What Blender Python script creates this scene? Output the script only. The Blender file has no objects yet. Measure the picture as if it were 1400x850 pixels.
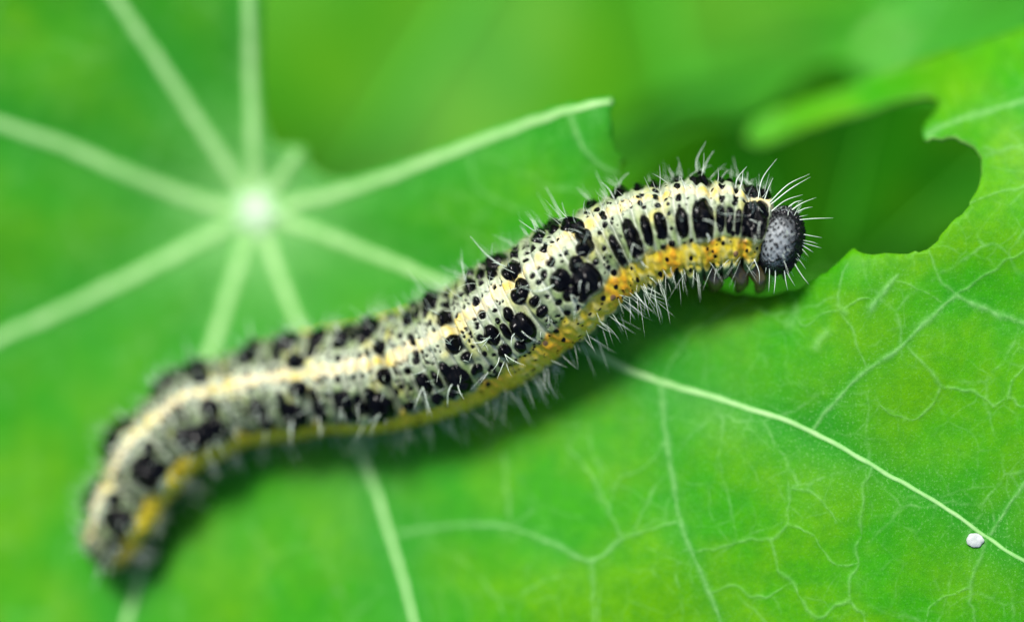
import bpy, math, random
import numpy as np
from mathutils import Vector
from mathutils.geometry import delaunay_2d_cdt

random.seed(7)
rng = np.random.default_rng(7)
# 1 Blender unit = 1 cm
scene = bpy.context.scene
scene.unit_settings.scale_length = 0.01

# ------------------------------------------------------------------ camera
CZ, FW = 15.0, 5.2                      # camera height, frame width at z = 0
cam_d = bpy.data.cameras.new('camera')
cam = bpy.data.objects.new('camera', cam_d)
scene.collection.objects.link(cam)
cam.location = (0, 0, CZ)
cam_d.sensor_width = 36.0
cam_d.lens = 36.0 * CZ / FW
cam_d.clip_start, cam_d.clip_end = 0.1, 2000
cam_d.dof.use_dof = True
cam_d.dof.focus_distance = CZ - 0.10
APERTURE_R = 0.9
cam_d.dof.aperture_fstop = cam_d.lens * 1e-3 / (2 * APERTURE_R)
scene.camera = cam

# ------------------------------------------------------------------ light
SUN_EL, SUN_AZ = math.radians(47), math.radians(112)     # azimuth of the sun seen from above, from +x anticlockwise
world = bpy.data.worlds.new('World')
scene.world = world
world.use_nodes = True
wn = world.node_tree
sky = wn.nodes.new('ShaderNodeTexSky')
sky.sky_type = 'NISHITA'
sky.sun_disc = False
sky.sun_elevation = SUN_EL
sky.sun_rotation = math.pi / 2 - SUN_AZ
sky.air_density, sky.dust_density, sky.ozone_density = 1.0, 2.5, 1.0
wn.nodes['Background'].inputs['Strength'].default_value = 0.05
wn.links.new(sky.outputs[0], wn.nodes['Background'].inputs['Color'])
sun_d = bpy.data.lights.new('sun', 'SUN')
sun_d.energy = 1.5
sun_d.angle = math.radians(16)
sun_d.color = (1.0, 0.975, 0.93)
sun = bpy.data.objects.new('sun', sun_d)
scene.collection.objects.link(sun)
sv = Vector((math.cos(SUN_EL) * math.cos(SUN_AZ), math.cos(SUN_EL) * math.sin(SUN_AZ), math.sin(SUN_EL)))
sun.rotation_euler = sv.to_track_quat('Z', 'Y').to_euler()
sun.location = sv * 30
scene.view_settings.view_transform = 'Standard'
scene.view_settings.look = 'None'
scene.view_settings.gamma = 1.0
scene.view_settings.use_curve_mapping = False
scene.view_settings.exposure = 2.15
scene.cycles.use_denoising = True
scene.cycles.max_bounces, scene.cycles.diffuse_bounces, scene.cycles.glossy_bounces, scene.cycles.transmission_bounces = 6, 4, 2, 4


# ------------------------------------------------------------------ helpers
def P(px, py, z):
    """A place seen at (px, py) of the 1400 x 850 photograph, at height z."""
    k = FW / 1400.0 * (CZ - z) / CZ
    return np.stack([(np.asarray(px, float) - 700) * k, (425 - np.asarray(py, float)) * k,
                     np.broadcast_to(np.asarray(z, float), np.shape(k * np.asarray(px, float)))], -1)


def project(v):
    k = FW / 1400.0 * (CZ - v[..., 2]) / CZ
    return 700 + v[..., 0] / k, 425 - v[..., 1] / k


def srgb(r, g, b, m=1.0):
    c = np.array([r, g, b]) / 255.0
    c = np.where(c <= 0.04045, c / 12.92, ((c + 0.055) / 1.055) ** 2.4)
    return c * m


def smooth(a, b, x):
    t = np.clip((x - a) / (b - a), 0, 1)
    return t * t * (3 - 2 * t)


def catmull(pts, step=5.0, closed=False):
    pts = np.asarray(pts, float)
    n = len(pts)
    out = []
    last = n if closed else n - 1
    for i in range(last):
        p1, p2 = pts[i], pts[(i + 1) % n]
        if closed:
            p0, p3 = pts[i - 1], pts[(i + 2) % n]
        else:
            p0 = pts[i - 1] if i > 0 else 2 * p1 - p2
            p3 = pts[i + 2] if i + 2 < n else 2 * p2 - p1
        d01, d12, d23 = [max(np.linalg.norm(q[:2] - p[:2]), 1e-6) ** 0.5 for p, q in ((p0, p1), (p1, p2), (p2, p3))]
        m1 = (p2 - p1) + d12 * ((p1 - p0) / d01 - (p2 - p0) / (d01 + d12))
        m2 = (p2 - p1) + d12 * ((p3 - p2) / d23 - (p3 - p1) / (d12 + d23))
        k = max(2, int(np.linalg.norm((p2 - p1)[:2]) / step))
        t = (np.arange(k) / k)[:, None]
        out.append((2 * t**3 - 3 * t**2 + 1) * p1 + (t**3 - 2 * t**2 + t) * m1 + (-2 * t**3 + 3 * t**2) * p2 + (t**3 - t**2) * m2)
    if not closed:
        out.append(pts[-1:])
    return np.concatenate(out)


class SineNoise:
    def __init__(self, seed, n=14, f0=1.0, f1=3.0):
        r = np.random.default_rng(seed)
        f = r.uniform(f0, f1, n)
        a = r.uniform(0, 2 * np.pi, n)
        self.k = np.stack([f * np.cos(a), f * np.sin(a)], 1)
        self.p = r.uniform(0, 2 * np.pi, n)
        self.n = n

    def __call__(self, x, y):
        s = 0
        for (kx, ky), p in zip(self.k, self.p):
            s = s + np.sin(kx * x + ky * y + p)
        return s / math.sqrt(self.n / 2)


def link(o, parent=None, **props):
    scene.collection.objects.link(o)
    if parent is not None:
        o.parent = parent
    for k, v in props.items():
        o[k] = v
    return o


def empty(name, loc, **props):
    o = bpy.data.objects.new(name, None)
    o.location = loc
    o.empty_display_size = 0.2
    return link(o, None, **props)


def mesh_obj(name, verts, faces, mat, parent=None, smooth_sh=True, **props):
    me = bpy.data.meshes.new(name)
    verts = np.asarray(verts, float)
    if parent is not None:
        verts = verts - np.array(parent.matrix_basis.translation if parent.parent is None else (parent.matrix_basis.translation + parent.parent.matrix_basis.translation))
    me.from_pydata(verts.tolist(), [], faces if isinstance(faces, list) else faces.tolist())
    if smooth_sh:
        me.polygons.foreach_set('use_smooth', [True] * len(me.polygons))
    me.materials.append(mat)
    me.update()
    return link(bpy.data.objects.new(name, me), parent, **props)


def add_attr(o, name, val):
    val = np.asarray(val, np.float32)
    if val.ndim == 1:
        o.data.attributes.new(name, 'FLOAT', 'POINT').data.foreach_set('value', val)
    else:
        c = np.ones((len(val), 4), np.float32)
        c[:, :3] = val
        o.data.attributes.new(name, 'FLOAT_COLOR', 'POINT').data.foreach_set('color', c.ravel())


def tube(pts, radii, ns=8, flat=None):
    """Closed tapered tube along 3-D points; returns verts, faces."""
    pts = np.asarray(pts, float)
    radii = np.broadcast_to(np.asarray(radii, float), (len(pts),))
    t = np.gradient(pts, axis=0)
    t /= np.linalg.norm(t, axis=1)[:, None] + 1e-12
    ref = np.array([0, 0, 1.0]) if abs(t[0][2]) < 0.9 else np.array([1.0, 0, 0])
    a = np.cross(t, ref)
    a /= np.linalg.norm(a, axis=1)[:, None] + 1e-12
    b = np.cross(t, a)
    an = np.arange(ns) / ns * 2 * np.pi
    v = pts[:, None] + radii[:, None, None] * (np.cos(an)[None, :, None] * a[:, None] + np.sin(an)[None, :, None] * b[:, None])
    v = v.reshape(-1, 3)
    n = len(pts)
    f = []
    for i in range(n - 1):
        for j in range(ns):
            k = (j + 1) % ns
            f.append((i * ns + j, i * ns + k, (i + 1) * ns + k, (i + 1) * ns + j))
    f.append(tuple(range(ns))[::-1])
    f.append(tuple((n - 1) * ns + j for j in range(ns)))
    return v, f


class Bag:
    def __init__(self):
        self.v, self.f, self.n = [], [], 0

    def add(self, v, f):
        self.v.append(v)
        self.f += [tuple(i + self.n for i in q) for q in f]
        self.n += len(v)

    def build(self, name, mat, parent=None, **props):
        return mesh_obj(name, np.concatenate(self.v), self.f, mat, parent, **props)


# ------------------------------------------------------------------ materials
class NT:
    def __init__(self, name):
        self.m = bpy.data.materials.new(name)
        self.m.use_nodes = True
        self.t = self.m.node_tree
        self.b = self.t.nodes['Principled BSDF']
        self.out = self.t.nodes['Material Output']

    def n(self, kind, **kw):
        o = self.t.nodes.new('ShaderNode' + kind)
        for k, v in kw.items():
            if k.startswith('i_'):
                o.inputs[k[2:]].default_value = v
            else:
                setattr(o, k, v)
        return o

    def l(self, a, b):
        self.t.links.new(a, b)

    def mix(self, fac, a, b, blend='MIX'):
        o = self.n('Mix', data_type='RGBA', blend_type=blend)
        for s, v in ((o.inputs[0], fac), (o.inputs[6], a), (o.inputs[7], b)):
            if isinstance(v, (int, float)):
                s.default_value = v
            elif isinstance(v, (tuple, list, np.ndarray)):
                s.default_value = (*[float(q) for q in v][:3], 1)
            else:
                self.l(v, s)
        return o.outputs[2]

    def ramp(self, src, stops):
        o = self.n('ValToRGB')
        el = o.color_ramp.elements
        while len(el) < len(stops):
            el.new(0.5)
        for e, (p, c) in zip(el, stops):
            e.position = p
            e.color = (c, c, c, 1) if isinstance(c, (int, float)) else (*c, 1)
        self.l(src, o.inputs[0])
        return o.outputs[0]

    def math(self, op, a, b=0.0):
        o = self.n('Math', operation=op)
        for s, v in ((o.inputs[0], a), (o.inputs[1], b)):
            if isinstance(v, (int, float)):
                s.default_value = v
            else:
                self.l(v, s)
        return o.outputs[0]

    def noise2(self, vec, scale, detail=3.0, rough=0.5):
        return self.noise(vec, scale, detail, rough, '2D')

    def noise(self, vec, scale, detail=3.0, rough=0.5, dim='3D'):
        o = self.n('TexNoise', noise_dimensions=dim, i_Scale=scale, i_Detail=detail, i_Roughness=rough)
        self.l(vec, o.inputs['Vector'])
        return o.outputs['Fac']


def leaf_material(name, mid, yellow, cool, pale, detail=True, fine=False, trans=0.3, rough=0.5):
    """Leaf blade: patchy green, yellower between the veins, cooler beside them, pale near the stalk."""
    t = NT(name)
    co = t.n('TexCoord').outputs['Object']
    patch = t.ramp(t.noise2(co, 1.7, 4, 0.55), [(0.36, 0.0), (0.62, 1.0)])
    col = t.mix(patch, mid, yellow)
    if detail:
        va = t.n('Attribute', attribute_name='vein').outputs['Fac']
        ca = t.n('Attribute', attribute_name='centre').outputs['Fac']
        col = t.mix(t.math('MULTIPLY', va, 0.85), col, cool)
        col = t.mix(ca, col, pale)
    if fine:
        # fine net of veinlets
        wob = t.n('TexNoise', noise_dimensions='2D', i_Scale=5.0, i_Detail=2.0)
        t.l(co, wob.inputs['Vector'])
        vv = t.n('MixRGB', blend_type='LINEAR_LIGHT', i_Fac=0.05)
        t.l(co, vv.inputs[1])
        t.l(wob.outputs['Color'], vv.inputs[2])
        sep = t.n('Mapping', vector_type='POINT')
        sep.inputs['Scale'].default_value = (1, 1, 0.0)
        t.l(vv.outputs[0], sep.inputs['Vector'])
        fade = t.ramp(t.noise2(co, 3.1, 3), [(0.36, 0.0), (0.60, 1.0)])
        brk = t.ramp(t.noise2(co, 16, 3, 0.6), [(0.32, 0.15), (0.60, 1.0)])
        net = None
        for sc, w, amt in ((2.1, 0.030, 0.34), (5.0, 0.050, 0.20), (12.0, 0.10, 0.07)):
            vo = t.n('TexVoronoi', feature='DISTANCE_TO_EDGE', voronoi_dimensions='2D', i_Scale=sc)
            t.l(sep.outputs[0], vo.inputs['Vector'])
            ln = t.ramp(vo.outputs['Distance'], [(0.0, 1.0), (w * 0.4, 0.6), (w, 0.0)])
            ln = t.math('MULTIPLY', t.math('MULTIPLY', ln, fade), t.math('MULTIPLY', brk, amt))
            net = ln if net is None else t.math('MAXIMUM', net, ln)
        line = t.n('Attribute', attribute_name='line').outputs['Fac']
        line = t.math('MULTIPLY', line, t.ramp(t.noise2(co, 22, 4, 0.7), [(0.28, 0.35), (0.62, 1.0)]))
        net = t.math('MAXIMUM', net, t.math('MULTIPLY', line, 0.62))
        col = t.mix(net, col, pale)
        # specks and pores
        sp = t.ramp(t.noise2(co, 75, 2, 0.6), [(0.58, 0.0), (0.74, 1.0)])
        col = t.mix(t.math('MULTIPLY', sp, t.math('ADD', 0.10, t.math('MULTIPLY', va, 0.35))), col, pale)
        mott = t.noise2(co, 12, 5, 0.7)
        col = t.mix(t.ramp(mott, [(0.35, 0.35), (0.65, 0.0)]), col, tuple(np.array(cool) * 0.75))
    t.l(col, t.b.inputs['Base Color'])
    t.b.inputs['Roughness'].default_value = rough
    t.b.inputs['Specular IOR Level'].default_value = 0.09
    tr = t.n('BsdfTranslucent')
    t.l(t.mix(0.5, col, yellow), tr.inputs['Color'])
    ms = t.n('MixShader', i_Fac=trans)
    t.l(t.b.outputs[0], ms.inputs[1])
    t.l(tr.outputs[0], ms.inputs[2])
    t.l(ms.outputs[0], t.out.inputs['Surface'])
    if fine:
        bp = t.n('Bump', i_Strength=0.35, i_Distance=0.006)
        t.l(t.math('ADD', t.noise2(co, 38, 3, 0.6), t.math('MULTIPLY', net, 0.8)), bp.inputs['Height'])
        t.l(bp.outputs[0], t.b.inputs['Normal'])
        t.l(bp.outputs[0], tr.inputs['Normal'])
    return t.m


def simple_material(name, col, var, scale, rough=0.45, spec=0.4, sss=0.0, bump=0.0):
    t = NT(name)
    co = t.n('TexCoord').outputs['Object']
    nz = t.noise(co, scale, 3)
    t.l(t.mix(t.ramp(nz, [(0.35, 0.0), (0.65, 1.0)]), col, var), t.b.inputs['Base Color'])
    t.b.inputs['Roughness'].default_value = rough
    t.b.inputs['Specular IOR Level'].default_value = spec
    if sss:
        t.b.inputs['Subsurface Weight'].default_value = sss
        t.b.inputs['Subsurface Radius'].default_value = (0.04, 0.05, 0.02)
        t.b.inputs['Subsurface Scale'].default_value = 0.5
    if bump:
        bp = t.n('Bump', i_Strength=0.4, i_Distance=bump)
        t.l(t.noise(co, scale * 6, 3), bp.inputs['Height'])
        t.l(bp.outputs[0], t.b.inputs['Normal'])
    return t.m


def skin_material():
    t = NT('caterpillar_skin')
    c = t.n('Attribute', attribute_name='pigment').outputs['Color']
    g = t.n('Attribute', attribute_name='spot').outputs['Fac']
    co = t.n('TexCoord').outputs['Object']
    fine = t.ramp(t.noise(co, 60, 3, 0.6), [(0.3, 0.80), (0.7, 1.08)])
    t.l(t.mix(1.0, c, fine, 'MULTIPLY'), t.b.inputs['Base Color'])
    t.l(t.ramp(g, [(0.0, 0.5), (1.0, 0.13)]), t.b.inputs['Roughness'])
    t.l(t.ramp(g, [(0.0, 0.30), (1.0, 0.10)]), t.b.inputs['Specular IOR Level'])
    bp = t.n('Bump', i_Strength=0.4, i_Distance=0.004)
    t.l(t.math('MULTIPLY', t.noise(co, 55, 3, 0.6), t.math('SUBTRACT', 1.0, t.math('MULTIPLY', g, 0.85))), bp.inputs['Height'])
    t.l(bp.outputs[0], t.b.inputs['Normal'])
    return t.m


M_LEAF = leaf_material('chewed_leaf_green', (0.034, 0.270, 0.0012), (0.095, 0.310, 0.0003), (0.016, 0.220, 0.010), (0.24, 0.50, 0.17), fine=True)
M_RIM = simple_material('cut_leaf_edge', (0.11, 0.34, 0.03), (0.16, 0.36, 0.06), 9, 0.5)


def vein_material(name, core, edge, patchy):
    """Pale along the ridge, going over into the blade's green at its sides."""
    t = NT(name)
    co = t.n('TexCoord').outputs['Object']
    k = t.n('Attribute', attribute_name='ridge').outputs['Fac']
    k = t.math('MULTIPLY', k, t.ramp(t.noise(co, 9, 4, 0.65), [(0.30, 1.0 - patchy), (0.62, 1.0)]))
    t.l(t.mix(k, edge, core), t.b.inputs['Base Color'])
    t.b.inputs['Roughness'].default_value = 0.55
    t.b.inputs['Specular IOR Level'].default_value = 0.15
    bp = t.n('Bump', i_Strength=0.35, i_Distance=0.004)
    t.l(t.noise(co, 45, 3), bp.inputs['Height'])
    t.l(bp.outputs[0], t.b.inputs['Normal'])
    return t.m


M_VEIN = vein_material('leaf_vein', (0.27, 0.43, 0.18), (0.03, 0.25, 0.008), 0.4)
M_VEINLET = vein_material('leaf_side_vein', (0.115, 0.385, 0.065), (0.024, 0.245, 0.004), 0.7)
M_FAINT = vein_material('leaf_veinlet', (0.068, 0.335, 0.022), (0.032, 0.265, 0.002), 1.0)
M_SKIN = skin_material()

# ------------------------------------------------------------------ the chewed leaf
LEAF_Z = np.array([
    (350, 290, -.95), (0, 450, -.93), (0, 180, -.88), (0, 0, -.82), (170, 0, -.80), (345, 0, -.75), (345, 130, -.85),
    (838, 140, -.24), (852, 218, -.26), (600, 215, -.57), (720, 165, -.40), (480, 250, -.78), (600, 385, -.60),
    (700, 560, -.46), (820, 485, -.33), (910, 525, -.20), (1110, 590, -.02), (1400, 765, .05), (1330, 740, .04),
    (560, 800, -.47), (500, 620, -.64), (200, 640, -.88), (300, 480, -.88), (180, 830, -.80), (0, 800, -.88), (400, 760, -.64),
    (800, 760, -.18), (980, 840, -.05), (1200, 840, .03), (1040, 402, -.22), (980, 400, -.27), (900, 340, -.30),
    (1150, 352, -.06), (1240, 345, -.02), (1342, 230, -.05), (1400, 420, .02), (1250, 480, .0),
    (1265, 190, -.14), (1282, 140, -.40), (1340, 150, -.26), (1400, 130, -.20), (1400, 50, -.46), (1330, 100, -.45),
    (1200, 150, -.74), (1030, 185, -1.05), (1130, 140, -.95), (1250, 100, -.76),
    (1750, 300, .1), (1750, 800, -.05), (1300, 1300, -.2), (600, 1500, -.4), (-200, 1350, -.6), (-750, 900, -.6), (-900, 300, -.55),
    (-700, -300, -.5), (-100, -400, -.62), (340, -350, -.6), (1700, 0, -.45)], float)


LEAF_Z[:, 2] += 0.05 * smooth(1020, 1120, LEAF_Z[:, 0]) * smooth(250, 330, LEAF_Z[:, 1])


def tps_fit(c, lam=25.0):
    d = np.linalg.norm(c[:, None, :2] - c[None, :, :2], axis=2) / 100
    K = np.where(d > 0, d * d * np.log(d + 1e-12), 0) + np.eye(len(c)) * lam * 1e-3
    Q = np.c_[np.ones(len(c)), c[:, :2] / 100]
    A = np.block([[K, Q], [Q.T, np.zeros((3, 3))]])
    return np.linalg.solve(A, np.r_[c[:, 2], 0, 0, 0])


TPS = tps_fit(LEAF_Z)
PUCKER = SineNoise(3, 16, 0.012, 0.05)


def leaf_base(px, py):
    x, y = np.atleast_1d(np.asarray(px, float)), np.atleast_1d(np.asarray(py, float))
    z = TPS[-3] + TPS[-2] * x / 100 + TPS[-1] * y / 100
    for (cx, cy, _), w in zip(LEAF_Z, TPS):
        d2 = ((x - cx) ** 2 + (y - cy) ** 2) / 1e4
        z = z + w * 0.5 * d2 * np.log(d2 + 1e-12)
    return z + 0.006 * PUCKER(x, y)


# veins: (kind, width at start, width at end, points)
C = (350, 290)
VEINS = [
    ('main', 32, 19, [C, (300, 315), (200, 368), (100, 417), (0, 462), (-300, 590), (-700, 760)]),
    ('main', 32, 20, [C, (290, 280), (180, 240), (80, 196), (0, 170), (-300, 60), (-600, -40)]),
    ('main', 32, 15, [C, (312, 232), (260, 150), (200, 60), (152, -10), (90, -110), (0, -290)]),
    ('main', 32, 19, [C, (347, 220), (344, 150), (341, 60), (340, -10), (340, -130), (330, -340)]),
    ('main', 30, 20, [C, (375, 255), (395, 225), (408, 209)]),
    ('main', 32, 11, [C, (420, 275), (500, 252), (600, 215), (700, 177), (780, 150), (837, 138)]),
    ('main', 32, 6.5, [C, (430, 317), (520, 352), (610, 389), (720, 438), (820, 485), (880, 514), (1000, 550), (1110, 590), (1200, 640), (1290, 692), (1352, 736), (1430, 785), (1650, 930)]),
    ('main', 30, 13, [C, (372, 350), (398, 420), (450, 520), (490, 612), (512, 668), (537, 745), (568, 855), (640, 1100)]),
    ('main', 34, 18, [C, (325, 365), (298, 450), (250, 600), (205, 740), (170, 860), (90, 1100)]),
    ('side', 7, 4.5, [(903, 524), (909, 590), (920, 655), (930, 713), (950, 765), (970, 810), (992, 868)]),
    ('side', 5.5, 5, [(1110, 590), (1130, 562), (1180, 510), (1232, 474), (1270, 436), (1307, 404)]),
    ('side', 6, 6.5, [(1307, 403), (1340, 420), (1400, 442), (1500, 480)]),
    ('faint', 4, 2.5, [(1307, 403), (1285, 375), (1271, 346)]),
    ('faint', 4, 2.5, [(1307, 403), (1340, 380), (1400, 345), (1440, 330)]),
    ('side', 7, 5, [(547, 728), (600, 721), (660, 717), (700, 722), (760, 745), (808, 766), (850, 736)]),
    ('faint', 5, 3.5, [(850, 736), (880, 728), (928, 713)]),
    ('faint', 6, 3, [(697, 720), (696, 690), (690, 660), (688, 620)]),
    ('faint', 6, 4, [(809, 766), (812, 810), (810, 860)]),
    ('faint', 4.5, 3, [(850, 736), (832, 695), (803, 640), (775, 612)]),
    ('side', 6, 4, [(778, 151), (785, 175), (797, 202), (818, 224), (845, 238)]),
    ('faint', 4, 3.5, [(1192, 640), (1183, 668), (1176, 697), (1174, 740), (1171, 772), (1162, 792), (1161, 820)]),
    ('faint', 4.5, 3.5, [(1161, 820), (1138, 832), (1115, 843), (1097, 823), (1083, 795), (1068, 785), (1059, 755), (1053, 738)]),
    ('faint', 3.5, 3, [(1161, 820), (1175, 838), (1190, 860)]),
    ('faint', 3.5, 3, [(935, 752), (970, 750), (1000, 744), (1030, 737), (1053, 738), (1076, 716), (1079, 690), (1078, 660)]),
    ('faint', 3, 2, [(1076, 716), (1100, 727), (1118, 741), (1133, 763), (1150, 772), (1172, 770)]),
    ('faint', 3, 2, [(1078, 668), (1105, 672), (1130, 690), (1142, 710)]),
    ('side', 4, 3.5, [(1355, 730), (1375, 697), (1402, 660), (1450, 600)]),
    ('faint', 5, 3.5, [(1347, 738), (1338, 765), (1328, 795), (1328, 815), (1335, 860)]),
    ('faint', 3, 2, [(1328, 802), (1300, 812), (1270, 835), (1262, 860)]),
    ('side', 8, 6, [(1450, 125), (1400, 138), (1330, 158), (1290, 172), (1268, 184)]),
    ('faint', 5, 3.5, [(1430, 202), (1400, 203), (1365, 206), (1348, 202)]),
    ('faint', 5, 3, [(1450, 235), (1400, 253), (1360, 264), (1328, 277)]),
    ('faint', 4, 3, [(1242, 475), (1269, 504), (1287, 527), (1315, 528), (1339, 540), (1358, 556)]),
    ('faint', 3.5, 3, [(1358, 556), (1378, 543), (1400, 559), (1440, 585)]),
    ('faint', 3, 2, [(1378, 543), (1387, 519), (1402, 500)]),
    ('faint', 3, 2, [(1287, 527), (1269, 559), (1251, 573), (1222, 566), (1205, 555)]),
    ('faint', 3.5, 2.5, [(1185, 502), (1175, 478), (1165, 452), (1150, 424), (1147, 391), (1158, 362)]),
    ('faint', 3, 2, [(1150, 424), (1170, 412), (1200, 405), (1225, 385), (1260, 398), (1285, 412)]),
    ('faint', 3, 2, [(1147, 424), (1120, 430), (1105, 445), (1083, 433), (1070, 440)]),
    ('faint', 4, 2, [(905, 523), (922, 490), (950, 455), (985, 428), (1020, 408)]),
    ('faint', 3, 2, [(910, 600), (880, 640), (850, 650), (835, 690)]),
    ('faint', 3, 2, [(970, 810), (1000, 800), (1030, 815), (1060, 808), (1083, 795)]),
    # pale scratch and worn patches
    ('side', 9, 4, [(1190, 423), (1203, 406), (1214, 392), (1227, 377)]), ('side', 4.5, 4, [(1207, 398), (1210, 394), (1214, 390)]),
    ('faint', 15, 10, [(1078, 446), (1083, 434), (1088, 422)]), ('faint', 12, 8, [(1115, 474), (1122, 463), (1130, 454)]),
    ('faint', 9, 6, [(1145, 418), (1150, 424), (1156, 428)]),
    ('faint', 4, 2.5, [(640, 210), (650, 250), (690, 280), (740, 300)]),
]
def wander(k, p):
    if k == 'faint':
        amp = 1.6
    else:
        amp = 0.5
    n = SineNoise(int(abs(p[0, 0] * 7 + p[-1, 1])), 8, 0.05, 0.30)
    e = np.minimum(np.arange(len(p)), np.arange(len(p))[::-1]) / 4.0
    e = np.clip(e, 0, 1)
    p[:, 0] += amp * e * n(p[:, 0], p[:, 1])
    p[:, 1] += amp * e * n(p[:, 1], p[:, 0] + 77)
    if k != 'main':
        p[:, 2] *= 1 + 0.22 * n(p[:, 0] + 31, p[:, 1])
    return p


VPATH = [(k, catmull([(x, y, w0 + (w1 - w0) * i / (len(p) - 1)) for i, (x, y) in enumerate(p)], 5.0)) for k, w0, w1, p in VEINS]
for k, p in VPATH:
    if k == 'main' and len(p) > 20:      # wide at the stalk, quickly slimmer, then an even taper
        u = np.hypot(p[:, 0] - C[0], p[:, 1] - C[1])
        p[:, 2] = np.minimum(p[:, 2], np.interp(u, [0, 60, 150, 300, 500, 640, 800, 1050, 1400], [32, 25, 21, 19, 14, 11.5, 9.5, 7.5, 6])) * (1.12 if p[-1, 0] < 500 else 1.0)
VPATH = [(k, wander(k, p)) for k, p in VPATH]


def vein_distance(px, py, kinds):
    best = np.full(len(px), 1e9)
    for k, path in VPATH:
        if k not in kinds:
            continue
        q = path[::3] if len(path) > 8 else path
        for a, b in zip(q[:-1], q[1:]):
            d = b[:2] - a[:2]
            t = np.clip(((px - a[0]) * d[0] + (py - a[1]) * d[1]) / (d @ d + 1e-9), 0, 1)
            best = np.minimum(best, np.hypot(px - a[0] - t * d[0], py - a[1] - t * d[1]))
    return best


OUTER_A = [(250, -400), (330, -370), (362, -220), (361, -100), (359, 0), (357, 60), (356, 118), (359, 160), (366, 184), (379, 200), (396, 200), (410, 200), (419, 208), (420, 222),  # margin above the frame is shaped for the shadow it casts below
           (433, 237), (453, 245), (480, 243), (536, 227), (629, 193), (721, 160), (791, 139), (834, 132), (841, 136), (838, 148),
           (835, 157), (839, 182), (844, 204), (856, 218), (849, 234), (862, 262), (884, 310), (930, 362), (985, 394), (1035, 403),
           (1065, 400), (1096, 392), (1124, 376), (1147, 356), (1160, 343), (1169, 341), (1177, 346), (1208, 347), (1240, 346), (1262, 344),
           (1281, 329), (1300, 306), (1325, 280), (1341, 245), (1344, 225), (1337, 208), (1320, 193), (1300, 186), (1288, 190), (1275, 186),
           (1266, 193), (1259, 183), (1266, 166), (1279, 150), (1281, 137), (1268, 132), (1230, 138), (1180, 151), (1120, 169), (1062, 189),
           (1037, 197), (1022, 188), (1032, 166), (1090, 140), (1180, 110), (1280, 75), (1400, 38), (1520, 0), (1680, -30)]
OUTER_B = [(1790, 160), (1830, 500), (1720, 900), (1420, 1300), (900, 1580), (300, 1640), (-300, 1450), (-750, 1000), (-900, 400), (-760, 0), (-450, -240), (-60, -390)]
outline = catmull(OUTER_A + OUTER_B, 7.0, closed=True)
jag = SineNoise(11, 20, 0.10, 0.8)
inframe = (outline[:, 0] > 340) & (outline[:, 0] < 1380) & (outline[:, 1] > 120) & (outline[:, 1] < 410)
outline[:, 0] += np.where(inframe, 1.2 * jag(outline[:, 0], outline[:, 1]), 0)
outline[:, 1] += np.where(inframe, 1.2 * jag(outline[:, 1] + 500, outline[:, 0]), 0)


def inside(poly, x, y):
    r = np.zeros(len(x), bool)
    for (x0, y0), (x1, y1) in zip(poly, np.roll(poly, -1, 0)):
        c = (y0 > y) != (y1 > y)
        with np.errstate(divide='ignore', invalid='ignore'):
            r ^= c & (x < (x1 - x0) * (y - y0) / (y1 - y0) + x0)
    return r


gx, gy = np.meshgrid(np.arange(-60, 1460, 8.0), np.arange(-60, 912, 8.0))
gx[::2] += 4
g1 = np.c_[gx.ravel(), gy.ravel()]
hx, hy = np.meshgrid(np.arange(-1000, 1900, 45.0), np.arange(-1000, 1700, 45.0))
hx[::2] += 22
h1 = np.c_[hx.ravel(), hy.ravel()]
h1 = h1[~((h1[:, 0] > -85) & (h1[:, 0] < 1485) & (h1[:, 1] > -85) & (h1[:, 1] < 935))]
gp = np.concatenate([g1 + rng.uniform(-1, 1, g1.shape), h1])
gp = gp[inside(outline, gp[:, 0], gp[:, 1])]
near = np.ones(len(gp), bool)
for i in range(0, len(gp), 4000):
    d = np.min(np.hypot(gp[i:i + 4000, None, 0] - outline[None, :, 0], gp[i:i + 4000, None, 1] - outline[None, :, 1]), axis=1)
    near[i:i + 4000] = d > 4.0
gp = gp[near]
extra = []
for k, path in VPATH:
    if k == 'main':
        continue
    t_ = np.gradient(path[:, :2], axis=0)
    t_ /= np.linalg.norm(t_, axis=1)[:, None]
    for o_ in (-2.2, -1.1, -0.55, 0, 0.55, 1.1, 2.2):
        q_ = path[:, :2] + np.c_[-t_[:, 1], t_[:, 0]] * (o_ * path[:, 2] / 2)[:, None]
        extra.append(q_)
extra = np.concatenate(extra)
extra = extra[(extra[:, 0] > -50) & (extra[:, 0] < 1450) & (extra[:, 1] > -50) & (extra[:, 1] < 900)]
extra = extra[inside(outline, extra[:, 0], extra[:, 1])]
d = np.concatenate([np.min(np.hypot(extra[i:i + 4000, None, 0] - outline[None, :, 0], extra[i:i + 4000, None, 1] - outline[None, :, 1]), axis=1) for i in range(0, len(extra), 4000)])
extra = extra[d > 3.0]
allp = np.concatenate([outline, gp, extra + rng.uniform(-.05, .05, extra.shape)])
cv, _, cf, _, _, _ = delaunay_2d_cdt([Vector(p) for p in allp.tolist()], [], [list(range(len(outline)))], 1, 1e-6)
pv = np.array([(v.x, v.y) for v in cv])
vd_main = vein_distance(pv[:, 0], pv[:, 1], ('main',))
vd_side = vein_distance(pv[:, 0], pv[:, 1], ('side',))


def dish(dm, ds):
    return -0.030 * np.exp(-np.sqrt(dm ** 2 + 100) / 45.0) - 0.008 * np.exp(-np.sqrt(ds ** 2 + 49) / 25.0)




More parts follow.
